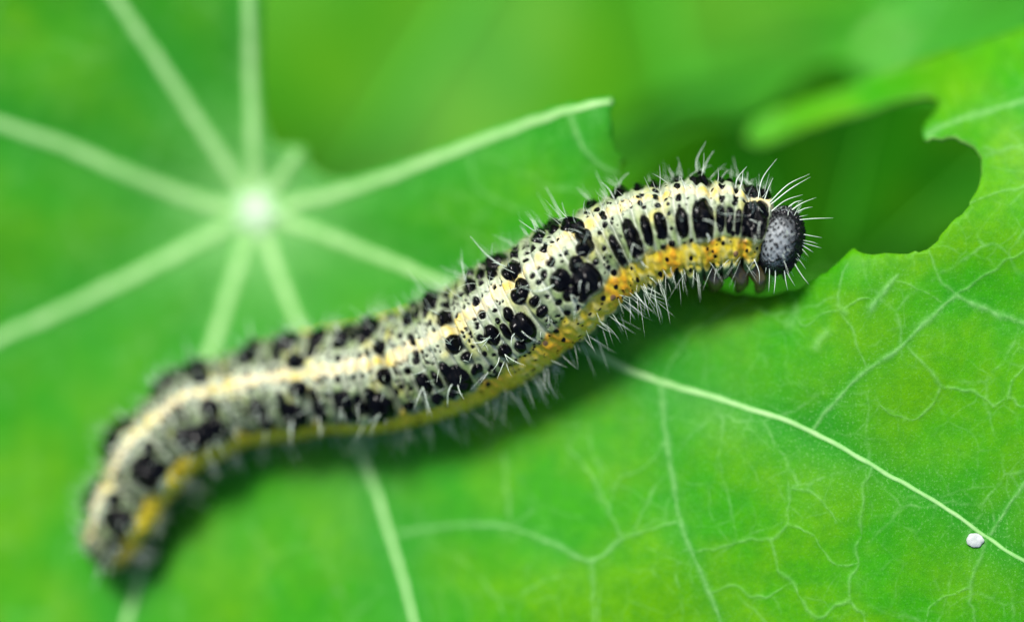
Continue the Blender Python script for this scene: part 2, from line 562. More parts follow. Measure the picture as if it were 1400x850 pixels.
def vein_paint(px, py):
    best = np.zeros(len(px))
    wsum = np.zeros(len(px))
    for k, path in VPATH:
        if k == 'main':
            continue
        amp = 1.0 if k == 'side' else 0.62
        for a, b in zip(path[:-1], path[1:]):
            m = (np.abs(px - a[0]) < 30) & (np.abs(py - a[1]) < 30)
            if not m.any():
                continue
            d = b[:2] - a[:2]
            t = np.clip(((px[m] - a[0]) * d[0] + (py[m] - a[1]) * d[1]) / (d @ d + 1e-9), 0, 1)
            dist = np.hypot(px[m] - a[0] - t * d[0], py[m] - a[1] - t * d[1])
            best[m] = np.maximum(best[m], amp * np.exp(-(dist / (0.50 * a[2])) ** 2))
            wsum[m] = np.maximum(wsum[m], a[2] * np.exp(-(dist / (0.55 * a[2])) ** 2))
    return best, wsum


v_line, v_wide = vein_paint(pv[:, 0], pv[:, 1])
zz = leaf_base(pv[:, 0], pv[:, 1]) + dish(vd_main, vd_side) + v_wide * FW / 1400 * 0.16
leaf = empty('nasturtium_leaf', tuple(P(350, 290, -1.0)),
             label='large bright green round leaf with chewed holes that the caterpillar crawls on', category='leaf')
faces = [f if (lambda a, b, c: (b[0] - a[0]) * (c[1] - a[1]) - (b[1] - a[1]) * (c[0] - a[0]))(pv[f[0]], pv[f[1]], pv[f[2]]) < 0 else f[::-1] for f in cf]
blade = mesh_obj('blade', P(pv[:, 0], pv[:, 1], zz), [tuple(f) for f in faces], M_LEAF, leaf)
blade.data.materials.append(M_RIM)
dc = np.hypot(pv[:, 0] - C[0], pv[:, 1] - C[1])
add_attr(blade, 'vein', np.clip(np.exp(-vd_main / 55.0) + 0.55 * np.exp(-vd_side / 22.0) + 0.55 * np.exp(-(dc / 430.0) ** 2), 0, 1))
add_attr(blade, 'line', v_line)
add_attr(blade, 'centre', np.clip(0.75 * np.exp(-(dc / 75.0) ** 1.5) + 0.22 * np.exp(-(dc / 190.0) ** 2) * np.exp(-vd_main / 30.0), 0, 1))
so = blade.modifiers.new('thickness', 'SOLIDIFY')
so.thickness, so.offset, so.material_offset_rim = 0.022, -1.0, 1


def vein_mesh(kind, path):
    t = np.gradient(path[:, :2], axis=0)
    t /= np.linalg.norm(t, axis=1)[:, None]
    nrm = np.c_[-t[:, 1], t[:, 0]]
    n = len(path)
    ang = np.linspace(-1, 1, 9)
    hfac = {'main': 0.15, 'side': 0.16, 'faint': 0.08}[kind]
    wob = 1 + 0.10 * np.sin(np.arange(n) * 0.9) * rng.uniform(0, 1, n)
    px = path[:, None, 0] + nrm[:, None, 0] * ang * (path[:, 2] * wob / 2)[:, None]
    py = path[:, None, 1] + nrm[:, None, 1] * ang * (path[:, 2] * wob / 2)[:, None]
    zc = leaf_base(path[:, 0], path[:, 1]) + dish(vein_distance(path[:, 0], path[:, 1], ('main',)), vein_distance(path[:, 0], path[:, 1], ('side',)))
    hgt = path[:, 2] * FW / 1400 * hfac
    zloc = leaf_base(px.ravel(), py.ravel()).reshape(px.shape) - leaf_base(path[:, 0], path[:, 1])[:, None]
    prof = np.sqrt(np.clip(1 - ang ** 2, 0, 1))
    off = np.maximum.reduce([-50 - path[:, 0], path[:, 0] - 1450, -50 - path[:, 1], path[:, 1] - 900, np.zeros(n)])
    zc = zc + 0.022 * smooth(0, 30, off)
    z = zc[:, None] + zloc + hgt[:, None] * prof[None] + {'main': -0.002, 'side': 0.003, 'faint': 0.0035}[kind] - 0.014 * (np.abs(ang) > 0.99)
    v = P(px, py, z).reshape(-1, 3)
    f = []
    for i in range(n - 1):
        for j in range(8):
            f.append((i * 9 + j + 1, i * 9 + j, (i + 1) * 9 + j, (i + 1) * 9 + j + 1))
    f.append(tuple(range(9)))
    f.append(tuple((n - 1) * 9 + j for j in range(9))[::-1])
    return v, f


RIDGE = np.clip(1 - np.abs(np.linspace(-1, 1, 9)) ** 1.3, 0, 1)
for k, path in VPATH:
    if k != 'main':
        continue
    v, f = vein_mesh(k, path)
    o = mesh_obj('vein', v, f, {'main': M_VEIN, 'side': M_VEINLET, 'faint': M_FAINT}[k], leaf)
    add_attr(o, 'ridge', np.tile(RIDGE, len(path)))

# swollen pale middle where the stalk joins
nr, na = 10, 40
v, f = [], []
for i in range(nr):
    for j in range(na):
        a = j / na * 2 * math.pi
        rr = 40 * i / (nr - 1) * (1 + 0.13 * math.sin(5 * a + 1) + 0.08 * math.sin(8 * a))
        x, y = C[0] + rr * math.cos(a), C[1] + rr * math.sin(a)
        h = 0.055 * (1 - (i / (nr - 1)) ** 2)
        v.append((x, y, h))
v = np.array(v)
zb = leaf_base(v[:, 0], v[:, 1]) + dish(vein_distance(v[:, 0], v[:, 1], ('main',)), 1e6)
vv = P(v[:, 0], v[:, 1], zb + v[:, 2] - 0.006)
for i in range(nr - 1):
    for j in range(na):
        k = (j + 1) % na
        f.append((i * na + j, i * na + k, (i + 1) * na + k, (i + 1) * na + j))
M_HUB = vein_material('leaf_middle', (0.44, 0.51, 0.40), (0.14, 0.36, 0.09), 0.25)
hub = mesh_obj('leaf_centre', vv, f, M_HUB, leaf, label='pale whitish middle of the leaf where the veins meet')
add_attr(hub, 'ridge', np.repeat(1 - np.linspace(0, 1, nr) ** 1.2, na))
# stalk below the leaf
c0 = P(350, 290, -1.0)
M_STALK = simple_material('leaf_stalk', (0.16, 0.36, 0.08), (0.22, 0.40, 0.12), 3, 0.4)
st = catmull([(*c0,), (c0[0] + .15, c0[1] - .1, -2.2), (c0[0] + .7, c0[1] - .5, -5), (c0[0] + 1.4, c0[1] - 1.2, -12.1)], 0.25)
v, f = tube(st, np.linspace(0.11, 0.15, len(st)), 12)
mesh_obj('stalk', v, f, M_STALK, leaf)
# ------------------------------------------------------------------ caterpillar
AXIS = np.array([  # px, py, radius px, offset of the back line towards the upper edge
    (134, 776, 26, .72), (146, 759, 37, .74), (159, 735, 44, .75), (174, 700, 50, .72), (194, 659, 55, .66), (220, 616, 60, .60), (276, 570, 62, .50),
    (350, 540, 64, .34), (439, 521, 69, .21), (520, 512, 75, .22), (600, 489, 78, .30), (662, 459, 80, .38), (720, 424, 80, .48),
    (780, 385, 76, .60), (840, 347, 72, .72), (900, 324, 69, .76), (960, 314, 66, .77), (1008, 314, 58, .77), (1036, 318, 50, .77), (1058, 324, 46, .77)], float)
AX = catmull(AXIS, 2.0)
d = np.hypot(*np.diff(AX[:, :2], axis=0).T)
arc = np.r_[0, np.cumsum(d)]
NU, NV = 1300, 352
S = np.linspace(0, arc[-1], NU)
ax = np.stack([np.interp(S, arc, AX[:, i]) for i in range(4)], 1)
SL = arc[-1]
# end caps: round tail, open neck hidden in the head
rad = ax[:, 2].copy()
tail = np.clip(S / 42.0, 0, 1)
rad *= np.sqrt(np.clip(1 - (1 - tail) ** 2, 0, 1)) * 0.999 + 0.001
rad *= np.sqrt(np.clip((SL - S) / 18.0, 0.0, 1)) * 0.999 + 0.001


def s_of(px, py):
    return arc[np.argmin(np.hypot(AX[:, 0] - px, AX[:, 1] - py))]


zl = leaf_base(ax[:, 0], ax[:, 1])
rest = zl + ax[:, 2] * FW / 1400 * 0.90
front = np.interp(ax[:, 0], [0, 780, 860, 950, 1062], [0, 0, 1, 1, 1])
held = np.interp(ax[:, 0], [780, 840, 900, 960, 1010, 1058], [-.13, -.09, -.05, -.03, -.02, -.02])
az = rest * (1 - front) + held * front
kern = np.hanning(121)
kern /= kern.sum()
az = np.convolve(np.pad(az, 60, mode='edge'), kern, 'valid')
axis3 = P(ax[:, 0], ax[:, 1], az)
T = np.gradient(axis3, axis=0)
kt = np.hanning(41)
kt /= kt.sum()
T = np.stack([np.convolve(np.pad(T[:, i], 20, mode='edge'), kt, 'valid') for i in range(3)], 1)
T /= np.linalg.norm(T, axis=1)[:, None]
Vv = np.array([0, 0, 1.0]) - T[:, 2:3] * T
Vv /= np.linalg.norm(Vv, axis=1)[:, None]
Up = np.cross(Vv, T)
roll = np.arcsin(np.clip(ax[:, 3], -.95, .95))
Dd = np.cos(roll)[:, None] * Vv + np.sin(roll)[:, None] * Up
Ll = -np.cos(roll)[:, None] * Up + np.sin(roll)[:, None] * Vv
PH = (np.arange(NV) / NV) * 2 * np.pi - np.pi            # 0 = back line, + = the side towards the camera's lower edge
PHd = np.degrees(PH)
kz = FW / 1400 * (CZ - az) / CZ
# cross-section: flatter belly, side ridge
sec = 1 + 0.035 * np.exp(-((np.abs(PHd) - 86) / 16) ** 2) - 0.14 * smooth(115, 180, np.abs(PHd))
dirs = np.cos(PH)[None, :, None] * Dd[:, None] + np.sin(PH)[None, :, None] * Ll[:, None]

BOUND = [s_of(*p) for p in ((158, 738), (192, 675), (240, 611), (325, 558), (438, 526), (553, 506), (655, 463), (743, 410), (822, 358), (916, 320), (972, 313), (1016, 314))]
NANN = [2, 3, 5, 6, 6, 6, 6, 6, 6, 6, 4, 3, 1]
edges = [0] + BOUND + [SL]
groove = np.zeros(NU)
seggrad = np.zeros(NU)      # 0 in the middle of a segment, 1 at its joints
ann = np.zeros(NU)
for i, (a, b) in enumerate(zip(edges[:-1], edges[1:])):
    n = NANN[i]
    for j in range(1, n):
        c = a + (b - a) * (j + rng.uniform(-.12, .12)) / n
        g_ = np.exp(-((S - c) / 2.3) ** 2)
        groove += 0.014 * g_
        ann = np.maximum(ann, g_)
    # swelling of each ring between the grooves
    m = (S >= a) & (S <= b)
    u = (S[m] - a) / (b - a)
    groove[m] -= 0.018 * np.sin(np.pi * u) + 0.0075 * np.abs(np.sin(np.pi * u * n))
    seggrad[m] = np.clip(np.abs(u - 0.5) * 2, 0, 1)
for b in BOUND:
    g_ = np.exp(-((S - b) / 4.0) ** 2)
    groove += 0.024 * g_
    ann = np.maximum(ann, g_)
fadeend = smooth(0, 30, S) * smooth(0, 22, SL - S)
groove *= fadeend
gdepth = groove[:, None] * (1 + 0.35 * SineNoise(21, 8, 0.02, 0.06)(S[:, None], PHd[None, :]))

height = np.zeros((NU, NV))
black = np.zeros((NU, NV))
brown = np.zeros((NU, NV))
edge_noise = SineNoise(31, 16, 0.10, 0.38)
EN = edge_noise(S[:, None], PH[None, :] * 75.0)
base3 = axis3[:, None] + (rad * kz)[:, None, None] * sec[None, :, None] * dirs
bx, by = project(base3)
facing = (dirs[..., 2] > 0.02)


def pick(px, py):
    """The place on the body (row, column) that the photograph shows at a pixel."""
    d2 = (bx - px) ** 2 + (by - py) ** 2 + np.where(facing, 0, 1e9)
    i, j = np.unravel_index(np.argmin(d2), d2.shape)
    return i, j


def spot(i, ph, a, b, h, amount=1.0, target=None, wob=0.055, sq=2.0):
    """A pigment spot with its raised dome: a along the body, b around it, in pixels."""
    target = black if target is None else target
    i0, i1 = np.searchsorted(S, [S[i] - 1.6 * a, S[i] + 1.6 * a])
    if i1 - i0 < 1:
        return
    dp = (PH[None, :] - ph + np.pi) % (2 * np.pi) - np.pi
    js = np.where(np.abs(dp[0]) * max(rad[i], 8) < 1.7 * b)[0]
    if not len(js):
        return
    sub = np.ix_(np.arange(i0, i1), js)
    q = ((np.abs(S[i0:i1, None] - S[i]) / a) ** sq + (np.abs(dp[:, js]) * np.maximum(rad[i0:i1, None], 8) / b) ** sq) ** (1 / sq)
    q = q + wob * EN[sub] * min(1.0, a / 5.0)
    soft = min(0.22, 0.7 / min(a, b))
    m = smooth(1 + soft, 1 - soft, q) * amount
    target[sub] = np.maximum(target[sub], m)
    dome = np.clip(1.0 - q ** 2, 0, 1) ** 0.8 * h
    height[sub] = np.maximum(height[sub], dome)


def both(i, ph, *a, **k):
    spot(i, ph, *a, **k)
    spot(i, -ph, *a, **k)


BIG = [  # px, py, along, around
    (961, 302, 13.5, 31), (933, 305, 8.5, 19), (903.5, 309, 7.5, 17), (885, 316, 6.6, 20), (867, 333, 12, 33), (845, 344, 8.5, 23),
    (985, 299, 5.8, 17), (997.5, 301, 5, 17), (1009, 305, 4.3, 17), (1024, 302, 9.5, 30), (1038, 306, 10, 30), (1031, 320, 12, 16),
    (803, 384, 15, 22), (788, 363, 8, 11), (799, 402, 8, 7), (767, 383, 10, 14), (780, 400, 8.5, 8.5), (800, 336.5, 11.5, 11.5), (788, 309, 9, 10),
    (715, 448, 16, 19), (696.5, 430.6, 7, 9.5), (692, 453, 6, 12), (710.6, 473, 8, 7.5), (673, 457.6, 11, 13.5), (690.6, 479, 9.5, 8.5), (711, 401, 13, 12),
    (730.6, 412, 7.5, 6), (741, 425, 8, 6.5), (703, 370, 11, 10),
    (627, 519, 15.5, 18), (609.5, 505, 7, 10), (599, 519, 5, 13), (620, 537.6, 7, 6), (581, 523.5, 10.5, 13), (599, 543.5, 9, 8), (621, 470.6, 11.5, 11.5),
    (637.6, 487, 7.5, 5.8), (652, 503.5, 8, 6.2),
    (521, 556, 18, 18), (507, 539, 8, 10), (493, 551, 6, 13), (469.4, 549, 11, 12), (481, 566, 10, 8), (527, 513.5, 11.5, 11), (559, 554, 8, 6),
    (352, 561, 12, 12), (402, 567, 15, 13), (387, 553, 6, 13), (365, 580, 10, 8), (408, 532, 11.5, 9), (438, 562, 9, 13), (428, 540, 5, 8),
    (288, 557.6, 8, 8.5), (295, 590, 14, 12), (267, 602, 14, 12), (256, 600, 10, 11), (280, 608, 12, 11),
    (215, 651, 17, 23), (203.5, 612, 6, 6.5), (230, 645, 8, 12), (172, 716, 12, 20), (156, 683, 7, 7), (150, 768, 10, 9), (156, 748, 9, 7), (186, 712, 6, 10)]
MID = [(570.6, 493, 5), (567, 468, 4.5), (661, 431, 5.5), (654, 412, 4.3), (681, 438, 4), (657.6, 461, 4.6), (667, 525, 3.4), (684.7, 496.5, 3.6), (559, 507, 5),
       (541, 534.7, 5.2), (463.5, 519, 5.2), (496.5, 513.5, 4), (342, 532, 5), (746, 340, 4.5), (753, 359, 4.6), (745, 376, 4), (828, 309, 4.4), (823.5, 293, 4.5),
       (826, 340, 3.6), (815, 358, 4.6), (765, 412, 4), (775, 425, 4), (789, 420, 2.8), (743.5, 425, 6), (842, 392, 3.1), (840, 373, 4.6), (872, 382, 3.3),
       (783.5, 383.5, 4.5), (682, 439, 4.2), (763.5, 412, 4), (760, 452, 3.5), (745, 378, 4.2), (730, 378, 3.5), (737, 386, 3), (663, 483, 3.6), (821, 320, 3),
       (928, 273, 3.6), (927, 258, 3.1), (929, 283, 2.2), (896.5, 268, 3), (899, 281, 3.5), (874, 272, 2.8), (881, 283.5, 2.8), (915, 293, 2.6), (917.6, 312, 2.7),
       (918.5, 333, 4.6), (907, 337.6, 3.6), (945, 329, 3.2), (987, 273, 3.8), (986, 256, 3.1), (1006, 272, 3.1), (1006, 259, 2.7), (1002, 319, 3.6), (1003, 280, 2.2),
       (1018, 276, 2.4), (914, 280, 2.2), (902, 323, 4), (945, 353, 2.9), (912, 355, 2.8), (943.5, 367, 2.7), (871, 382, 3.2), (967, 340, 2.2), (978, 352, 2.5),
       (925, 368, 2.7), (902, 374, 3.6), (1021, 342, 2.3), (1035, 338, 2)]
hair_roots = []
for px, py, a, b in BIG:
    if px < 480:
        k_ = 1.5 if px < 340 else 1.25
        a, b = a * k_, b * k_
    i, j = pick(px, py)
    cosv = max(0.42, float(dirs[i, j, 2]))
    both(i, PH[j], a * 1.0, b * 1.06 / cosv, 0.012 + 0.0020 * min(a, b), sq=2.0 if max(a, b) < 15 else 2.4, wob=0.03)
    if min(a, b) > 8:
        hair_roots.append((i, PH[j]))
black *= 1 - 0.97 * smooth(58, 64, np.abs(PHd))[None, :] * smooth(120, 100, np.abs(PHd))[None, :]
for px, py, r in MID:
    i, j = pick(px, py)
    both(i, PH[j], r, r / max(0.5, float(dirs[i, j, 2])), 0.004 + 0.0012 * r)
# fine pepper of dots over the flanks
blk0 = black.copy()
for _ in range(6500):
    i = int(rng.uniform(0.02, 0.985) * NU)
    if ax[i, 0] > 825 and rng.random() < 0.60:
        continue
    ph = math.radians(rng.choice([rng.uniform(6, 66), rng.uniform(14, 100), rng.uniform(90, 150)], p=[.80, .13, .07])) * rng.choice([-1, 1])
    jj_ = int(round((ph + math.pi) / (2 * math.pi) * NV)) % NV
    if blk0[max(i - 5, 0):i + 6, max(jj_ - 4, 0):jj_ + 5].max() > 0.25:
        continue
    r = rng.uniform(1.1, 2.2) if rng.random() < 0.85 else rng.uniform(2.2, 3.4)
    spot(i, ph, r, r * rng.uniform(0.8, 1.3), 0.0025, rng.uniform(0.75, 1.0))
# breathing holes on the yellow band
for px, py in ((838, 407), (746, 469), (1006, 346)):
    i, j = pick(px, py)
    both(i, PH[j], 3.6, 4.4, 0.006, 0.9, brown)

# pigment, with shading of flanks and belly painted in
ap = np.abs(PHd)[None, :] + 2.2 * EN
seg = seggrad[:, None]
mott = SineNoise(41, 14, 0.05, 0.22)(S[:, None], PH[None, :] * 75.0)
mott2 = SineNoise(43, 14, 0.25, 0.7)(S[:, None], PH[None, :] * 75.0)


def lay(base, col, m):
    return base * (1 - m[..., None]) + np.asarray(col) * m[..., None]


col = np.empty((NU, NV, 3))
col[:] = srgb(188, 200, 168)
col = lay(col, srgb(134, 156, 100), smooth(9, 30, ap) * (0.86 + 0.25 * np.clip(mott, -1, 1)))  # grey-green flanks, darkened further in the colour to suggest light from above
col = lay(col, srgb(228, 222, 120), np.clip(smooth(6, 16, ap) * smooth(46, 22, ap) * (0.35 + 0.45 * np.clip(mott, -1, 1)) * smooth(.3, .8, seg), 0, 1))
rearm = smooth(640, 380, ax[:, 0])[:, None]
col = lay(col, srgb(104, 124, 78), np.clip(0.55 + 0.25 * mott2, 0, 1) * rearm * smooth(12, 24, ap))
# back line: cream, yellow at the joints of the rings
col = lay(col, srgb(242, 232, 188), smooth(8, 4.5, ap))
col = lay(col, srgb(236, 212, 74), smooth(9, 4, ap) * np.clip(0.12 + smooth(.4, .95, seg) * 0.65 + 0.2 * mott2, 0, 1))
# yellow side band
band = smooth(61, 68, ap) * smooth(104, 95, ap)
fore = smooth(560, 800, ax[:, 0])[:, None]
bcol = lay(np.broadcast_to(srgb(226, 204, 44), col.shape), srgb(240, 166, 14), (0.10 + 0.75 * fore) * np.clip(smooth(.35, .95, seg) * (0.75 + 0.4 * mott2), 0, 1) * np.ones_like(ap))
bcol = lay(bcol, srgb(224, 218, 132), np.clip(0.30 + 0.5 * mott2, 0, .8) * smooth(.7, .1, seg) * (0.15 + 0.85 * fore))
col = col * (1 - band[..., None]) + bcol * band[..., None]
# belly: dark green, with the shade of the underside put into the colour
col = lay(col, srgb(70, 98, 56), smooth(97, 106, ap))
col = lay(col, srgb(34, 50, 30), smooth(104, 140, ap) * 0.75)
# pale creases between the little rings
col = lay(col, srgb(222, 228, 214), (ann[:, None] * 0.45) * smooth(68, 58, ap))
rear = smooth(520, 330, ax[:, 0])[:, None]
grey = np.clip(mott2 * 0.5 - 0.1 + 0.25 * rear + 0.3 * rear * smooth(.9, .3, seg) * smooth(30, 50, ap), 0, 1) * smooth(14, 28, ap) * smooth(74, 64, ap)
col = lay(col, srgb(70, 84, 64), grey * 0.7)
col = lay(col, srgb(120, 84, 70), brown)
col = lay(col, srgb(6, 6, 9), np.clip(black * 1.3, 0, 1))
tailm = smooth(75, 10, S)[:, None] * np.ones_like(ap)
col = lay(col, srgb(74, 88, 66), tailm * 0.75)
col *= 0.58

relief = height * fadeend[:, None] - gdepth * (1 - 0.55 * np.clip(black, 0, 1)) * (1 - 0.8 * band) + 0.0022 * mott2 + np.clip(black, 0, 1) * (0.003 * mott + 0.0012 * mott2)
body3 = base3 + relief[..., None] * dirs * np.minimum(1, rad / 20)[:, None, None]
cat = empty('caterpillar', tuple(axis3[NU // 2] - np.array([0, 0, .3])),
            label='hairy black, white and yellow caterpillar crawling over the chewed green leaf', category='caterpillar')
ii, jj = np.meshgrid(np.arange(NU - 1), np.arange(NV), indexing='ij')
j2 = (jj + 1) % NV
quads = np.stack([ii * NV + jj, ii * NV + j2, (ii + 1) * NV + j2, (ii + 1) * NV + jj], -1).reshape(-1, 4)
me = bpy.data.meshes.new('body')
V_ = (body3.reshape(-1, 3) - np.array(cat.location)).astype(np.float32)
me.vertices.add(len(V_))
me.vertices.foreach_set('co', V_.ravel())
me.loops.add(quads.size)
me.loops.foreach_set('vertex_index', quads.ravel().astype(np.int32))
me.polygons.add(len(quads))
me.polygons.foreach_set('loop_start', np.arange(0, quads.size, 4, dtype=np.int32))
me.update(calc_edges=True)
me.polygons.foreach_set('use_smooth', np.ones(len(quads), bool))
me.materials.append(M_SKIN)
me.validate()
body = link(bpy.data.objects.new('body', me), cat)
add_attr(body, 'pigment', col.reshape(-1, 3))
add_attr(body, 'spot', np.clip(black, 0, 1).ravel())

# head capsule
HN, HM = 220, 300
iH = NU - 1
hc = P(1066, 329, 0.04)
kh = FW / 1400
tf = np.array([0.97, -0.24, 0.05])
tf /= np.linalg.norm(tf)
df = Dd[iH] - (Dd[iH] @ tf) * tf
df /= np.linalg.norm(df)
lf = np.cross(df, tf)
if lf @ Ll[iH] < 0:
    lf = -lf
th = np.linspace(0, np.pi, HN)[:, None]
ph = (np.arange(HM) / HM * 2 * np.pi)[None, :]
nt, nd, nl = np.cos(th) + 0 * ph, np.sin(th) * np.cos(ph), np.sin(th) * np.sin(ph)
hn = SineNoise(51, 16, 10, 30)
hx_ = hn(nd * 3 + nt, nl * 3 - nt * 2)
cleft = np.exp(-(nl / 0.10) ** 2) * smooth(-0.2, 0.6, nd + nt * .4)        # suture between the two lobes
gdir = np.array([-0.22, 0.50, 0.86])
gdir /= np.linalg.norm(gdir)
ga = np.degrees(np.arccos(np.clip(nt * gdir[0] + nd * gdir[1] + np.abs(nl) * gdir[2], -1, 1)))
greym = smooth(54, 26, ga + 7 * hx_)
hcol = np.empty((HN, HM, 3))
hcol[:] = srgb(22, 22, 26)
hcol = lay(hcol, srgb(146, 153, 154), greym * 0.95)
hb = np.zeros((HN, HM))
hh = np.zeros((HN, HM))
nvec = np.stack([nt, nd, nl], -1)
for k in range(520):                                   # even stipple of small raised dots
    zc_ = 1 - 2 * (k + 0.5) / 520
    an_ = k * 2.399963 + rng.normal(0, .10)
    q = np.array([zc_, math.sqrt(1 - zc_ * zc_) * math.cos(an_), math.sqrt(1 - zc_ * zc_) * math.sin(an_)])
    a = np.degrees(np.arccos(np.clip(nvec @ q, -1, 1)))
    r = rng.uniform(1.6, 3.2)
    hb = np.maximum(hb, smooth(r * 1.15, r * .85, a))
    hh = np.maximum(hh, 0.008 * np.clip(1 - (a / r) ** 2, 0, 1))
# the small eyes, a curved row low on each side
for sgn in (1, -1):
    for k in range(6):
        q = np.array([0.42 + 0.05 * k, -0.52 + 0.13 * abs(k - 2.5), 0.62 * sgn + 0.02 * k * sgn])
        q /= np.linalg.norm(q)
        a = np.degrees(np.arccos(np.clip(nvec @ q, -1, 1)))
        hb = np.maximum(hb, smooth(9, 7, a))
        hh = np.maximum(hh, 0.020 * np.sqrt(np.clip(1 - (a / 7.0) ** 2, 0, 1)))
hcol = lay(hcol, srgb(14, 14, 17), hb)
hr = 1 - 0.06 * cleft + 0.008 * hx_
pos = hc + kh * (33 * nt * hr)[..., None] * tf + ((kh * 48 * hr * nd + hh * nd))[..., None] * df + ((kh * 46 * hr * nl + hh * nl))[..., None] * lf + (hh * nt)[..., None] * tf
ii, jj = np.meshgrid(np.arange(HN - 1), np.arange(HM), indexing='ij')
j2 = (jj + 1) % HM
hq = np.stack([ii * HM + jj, (ii + 1) * HM + jj, (ii + 1) * HM + j2, ii * HM + j2], -1).reshape(-1, 4)
head = mesh_obj('head', pos.reshape(-1, 3), [tuple(q) for q in hq.tolist()], M_SKIN, cat, label='grey and black rounded head capsule')
add_attr(head, 'pigment', (hcol * .7).reshape(-1, 3))
add_attr(head, 'spot', np.clip(1 - greym + hb, 0, 1).ravel())

M_DARK = simple_material('dark_mouthparts', (0.012, 0.011, 0.010), (0.03, 0.026, 0.02), 30, 0.3)
M_LEG = simple_material('leg_olive_brown', (0.080, 0.060, 0.016), (0.030, 0.020, 0.008), 22, 0.3, 0.5)
M_PROLEG = simple_material('proleg_grey_green', (0.11, 0.15, 0.07), (0.07, 0.10, 0.05), 14, 0.45)
down_f = -df


def headpt(a, b, c, o=1.0):
    q = np.array([a, b, c], float)
    q /= np.linalg.norm(q)
    return hc + o * kh * (31 * q[0] * tf + 45 * q[1] * df + 44 * q[2] * lf)


for sgn in (1, -1):
    r0 = headpt(.45, -.80, .42 * sgn, .95)
    v, f = tube([r0, r0 + .022 * down_f + .01 * tf, r0 + .045 * down_f + .02 * tf, r0 + .06 * down_f + .022 * tf], [.012, .011, .007, .003], 8)
    mesh_obj('antenna', v, f, M_DARK, head)
    r0 = headpt(.25, -.95, .18 * sgn, .95)
    v, f = tube([r0, r0 + .02 * down_f, r0 + .04 * down_f - .006 * sgn * lf, r0 + .05 * down_f - .012 * sgn * lf], [.022, .021, .015, .006], 10)
    mesh_obj('mandible', v, f, M_DARK, head)

# true legs under the front, prolegs under the middle and the rear
def body_pt(s, phid, o=1.0):
    i = int(np.argmin(np.abs(S - s)))
    p = math.radians(phid)
    return axis3[i] + o * rad[i] * kz[i] * (math.cos(p) * Dd[i] + math.sin(p) * Ll[i]), i


for (px, py), foot in (((1036, 318), (1034, 401)), ((1008, 314), (1006, 398)), ((966, 313), (972, 396))):
    for sgn in (1, -1):
        r0, i = body_pt(s_of(px, py), 128 * sgn, 0.86)
        fp = P(foot[0] + (0 if sgn > 0 else 10), foot[1] + (0 if sgn > 0 else -6), 0)
        zf = leaf_base(foot[0], foot[1])[0] + (0.10 if sgn > 0 else -0.03)
        fp = P(foot[0] + (0 if sgn > 0 else 10), foot[1], zf)
        out = np.array([0.03, -0.015, 0.07 * sgn])
        pts = catmull([tuple(r0), tuple(r0 * .62 + fp * .38 + out * .8), tuple(r0 * .28 + fp * .72 + out * .7), tuple(fp)], 0.02)
        n = len(pts)
        tt = np.linspace(0, 1, n)
        rr = np.interp(tt, [0, .26, .34, .42, .58, .66, .74, .86, .92, 1], [.060, .056, .040, .045, .040, .026, .030, .022, .011, .003])
        v, f = tube(pts, rr, 12)
        mesh_obj('leg', v, f, M_LEG, cat)
for (px, py) in ((706, 433), (612, 486), (505, 516), (390, 537), (160, 735)):
    for sgn in (1, -1):
        r0, i = body_pt(s_of(px, py), 138 * sgn, 0.80)
        r1, i = body_pt(s_of(px, py), 146 * sgn, 1.02)
        lf_z = leaf_base(*[float(q) for q in project(r1)])[0]
        r1[2] = max(r1[2] - .06, lf_z + 0.03)
        pts = np.array([r0 + (r1 - r0) * t for t in np.linspace(0, 1, 8)])
        v, f = tube(pts, [.11, .105, .095, .088, .085, .092, .085, .05], 16)
        mesh_obj('proleg', v, f, M_PROLEG, cat)

# hairs
def hair_material(name, col, var):
    m = simple_material(name, col, var, 9, 0.35, 0.4)
    return m


M_HAIR = hair_material('white_hair', (0.58, 0.64, 0.56), (0.38, 0.48, 0.36))
M_BRISTLE = hair_material('black_bristle', (0.012, 0.013, 0.012), (0.03, 0.04, 0.03))


def strand(bag, p0, d0, length, r, bend, n=7):
    r = r * 0.50
    d0 = d0 / np.linalg.norm(d0)
    t = np.linspace(0, 1, n)[:, None]
    pts = p0 + d0 * length * t + bend * length * t ** 2
    v, f = tube(pts, r * (1 - 0.92 * np.linspace(0, 1, n) ** 1.6), 5)
    bag.add(v, f)


white, dark = Bag(), Bag()


def surf(i, ph):
    j = int(round((ph + math.pi) / (2 * math.pi) * NV)) % NV
    return body3[i, j], dirs[i, j], j


PXCM = FW / 1400
# fringe along the lower sides
for _ in range(800):
    i = int(rng.uniform(0.012, 0.985) * NU)
    if (i < 0.42 * NU and rng.random() < 0.5) or (i > 0.9 * NU and rng.random() < 0.65):
        continue
    sgn = rng.choice([-1, 1])
    ph = math.radians(rng.triangular(80, 98, 128)) * sgn
    p, n, j = surf(i, ph)
    lean = T[i] * rng.normal(0.10, 0.30)
    dd = n + lean + rng.normal(0, .12, 3)
    L = rng.triangular(12, 28, 58) * PXCM * (0.8 if i < 0.42 * NU else 1)
    strand(white, p, dd, L, rng.uniform(0.0015, 0.0031), -0.36 * Dd[i] * rng.uniform(0, 1) + T[i] * rng.normal(0, .12))
# hairs on the big spots, both sides
for i, ph in hair_roots:
    for sgn in (1, -1):
        p, n, j = surf(i, ph * sgn)
        for _ in range(1 if rng.random() < .6 else 2):
            strand(white, p, n + rng.normal(0, .35, 3) - 0.25 * Dd[i], rng.uniform(18, 40) * PXCM, rng.uniform(.0035, .005), -0.45 * Dd[i] * rng.uniform(.2, 1) + rng.normal(0, .12, 3))
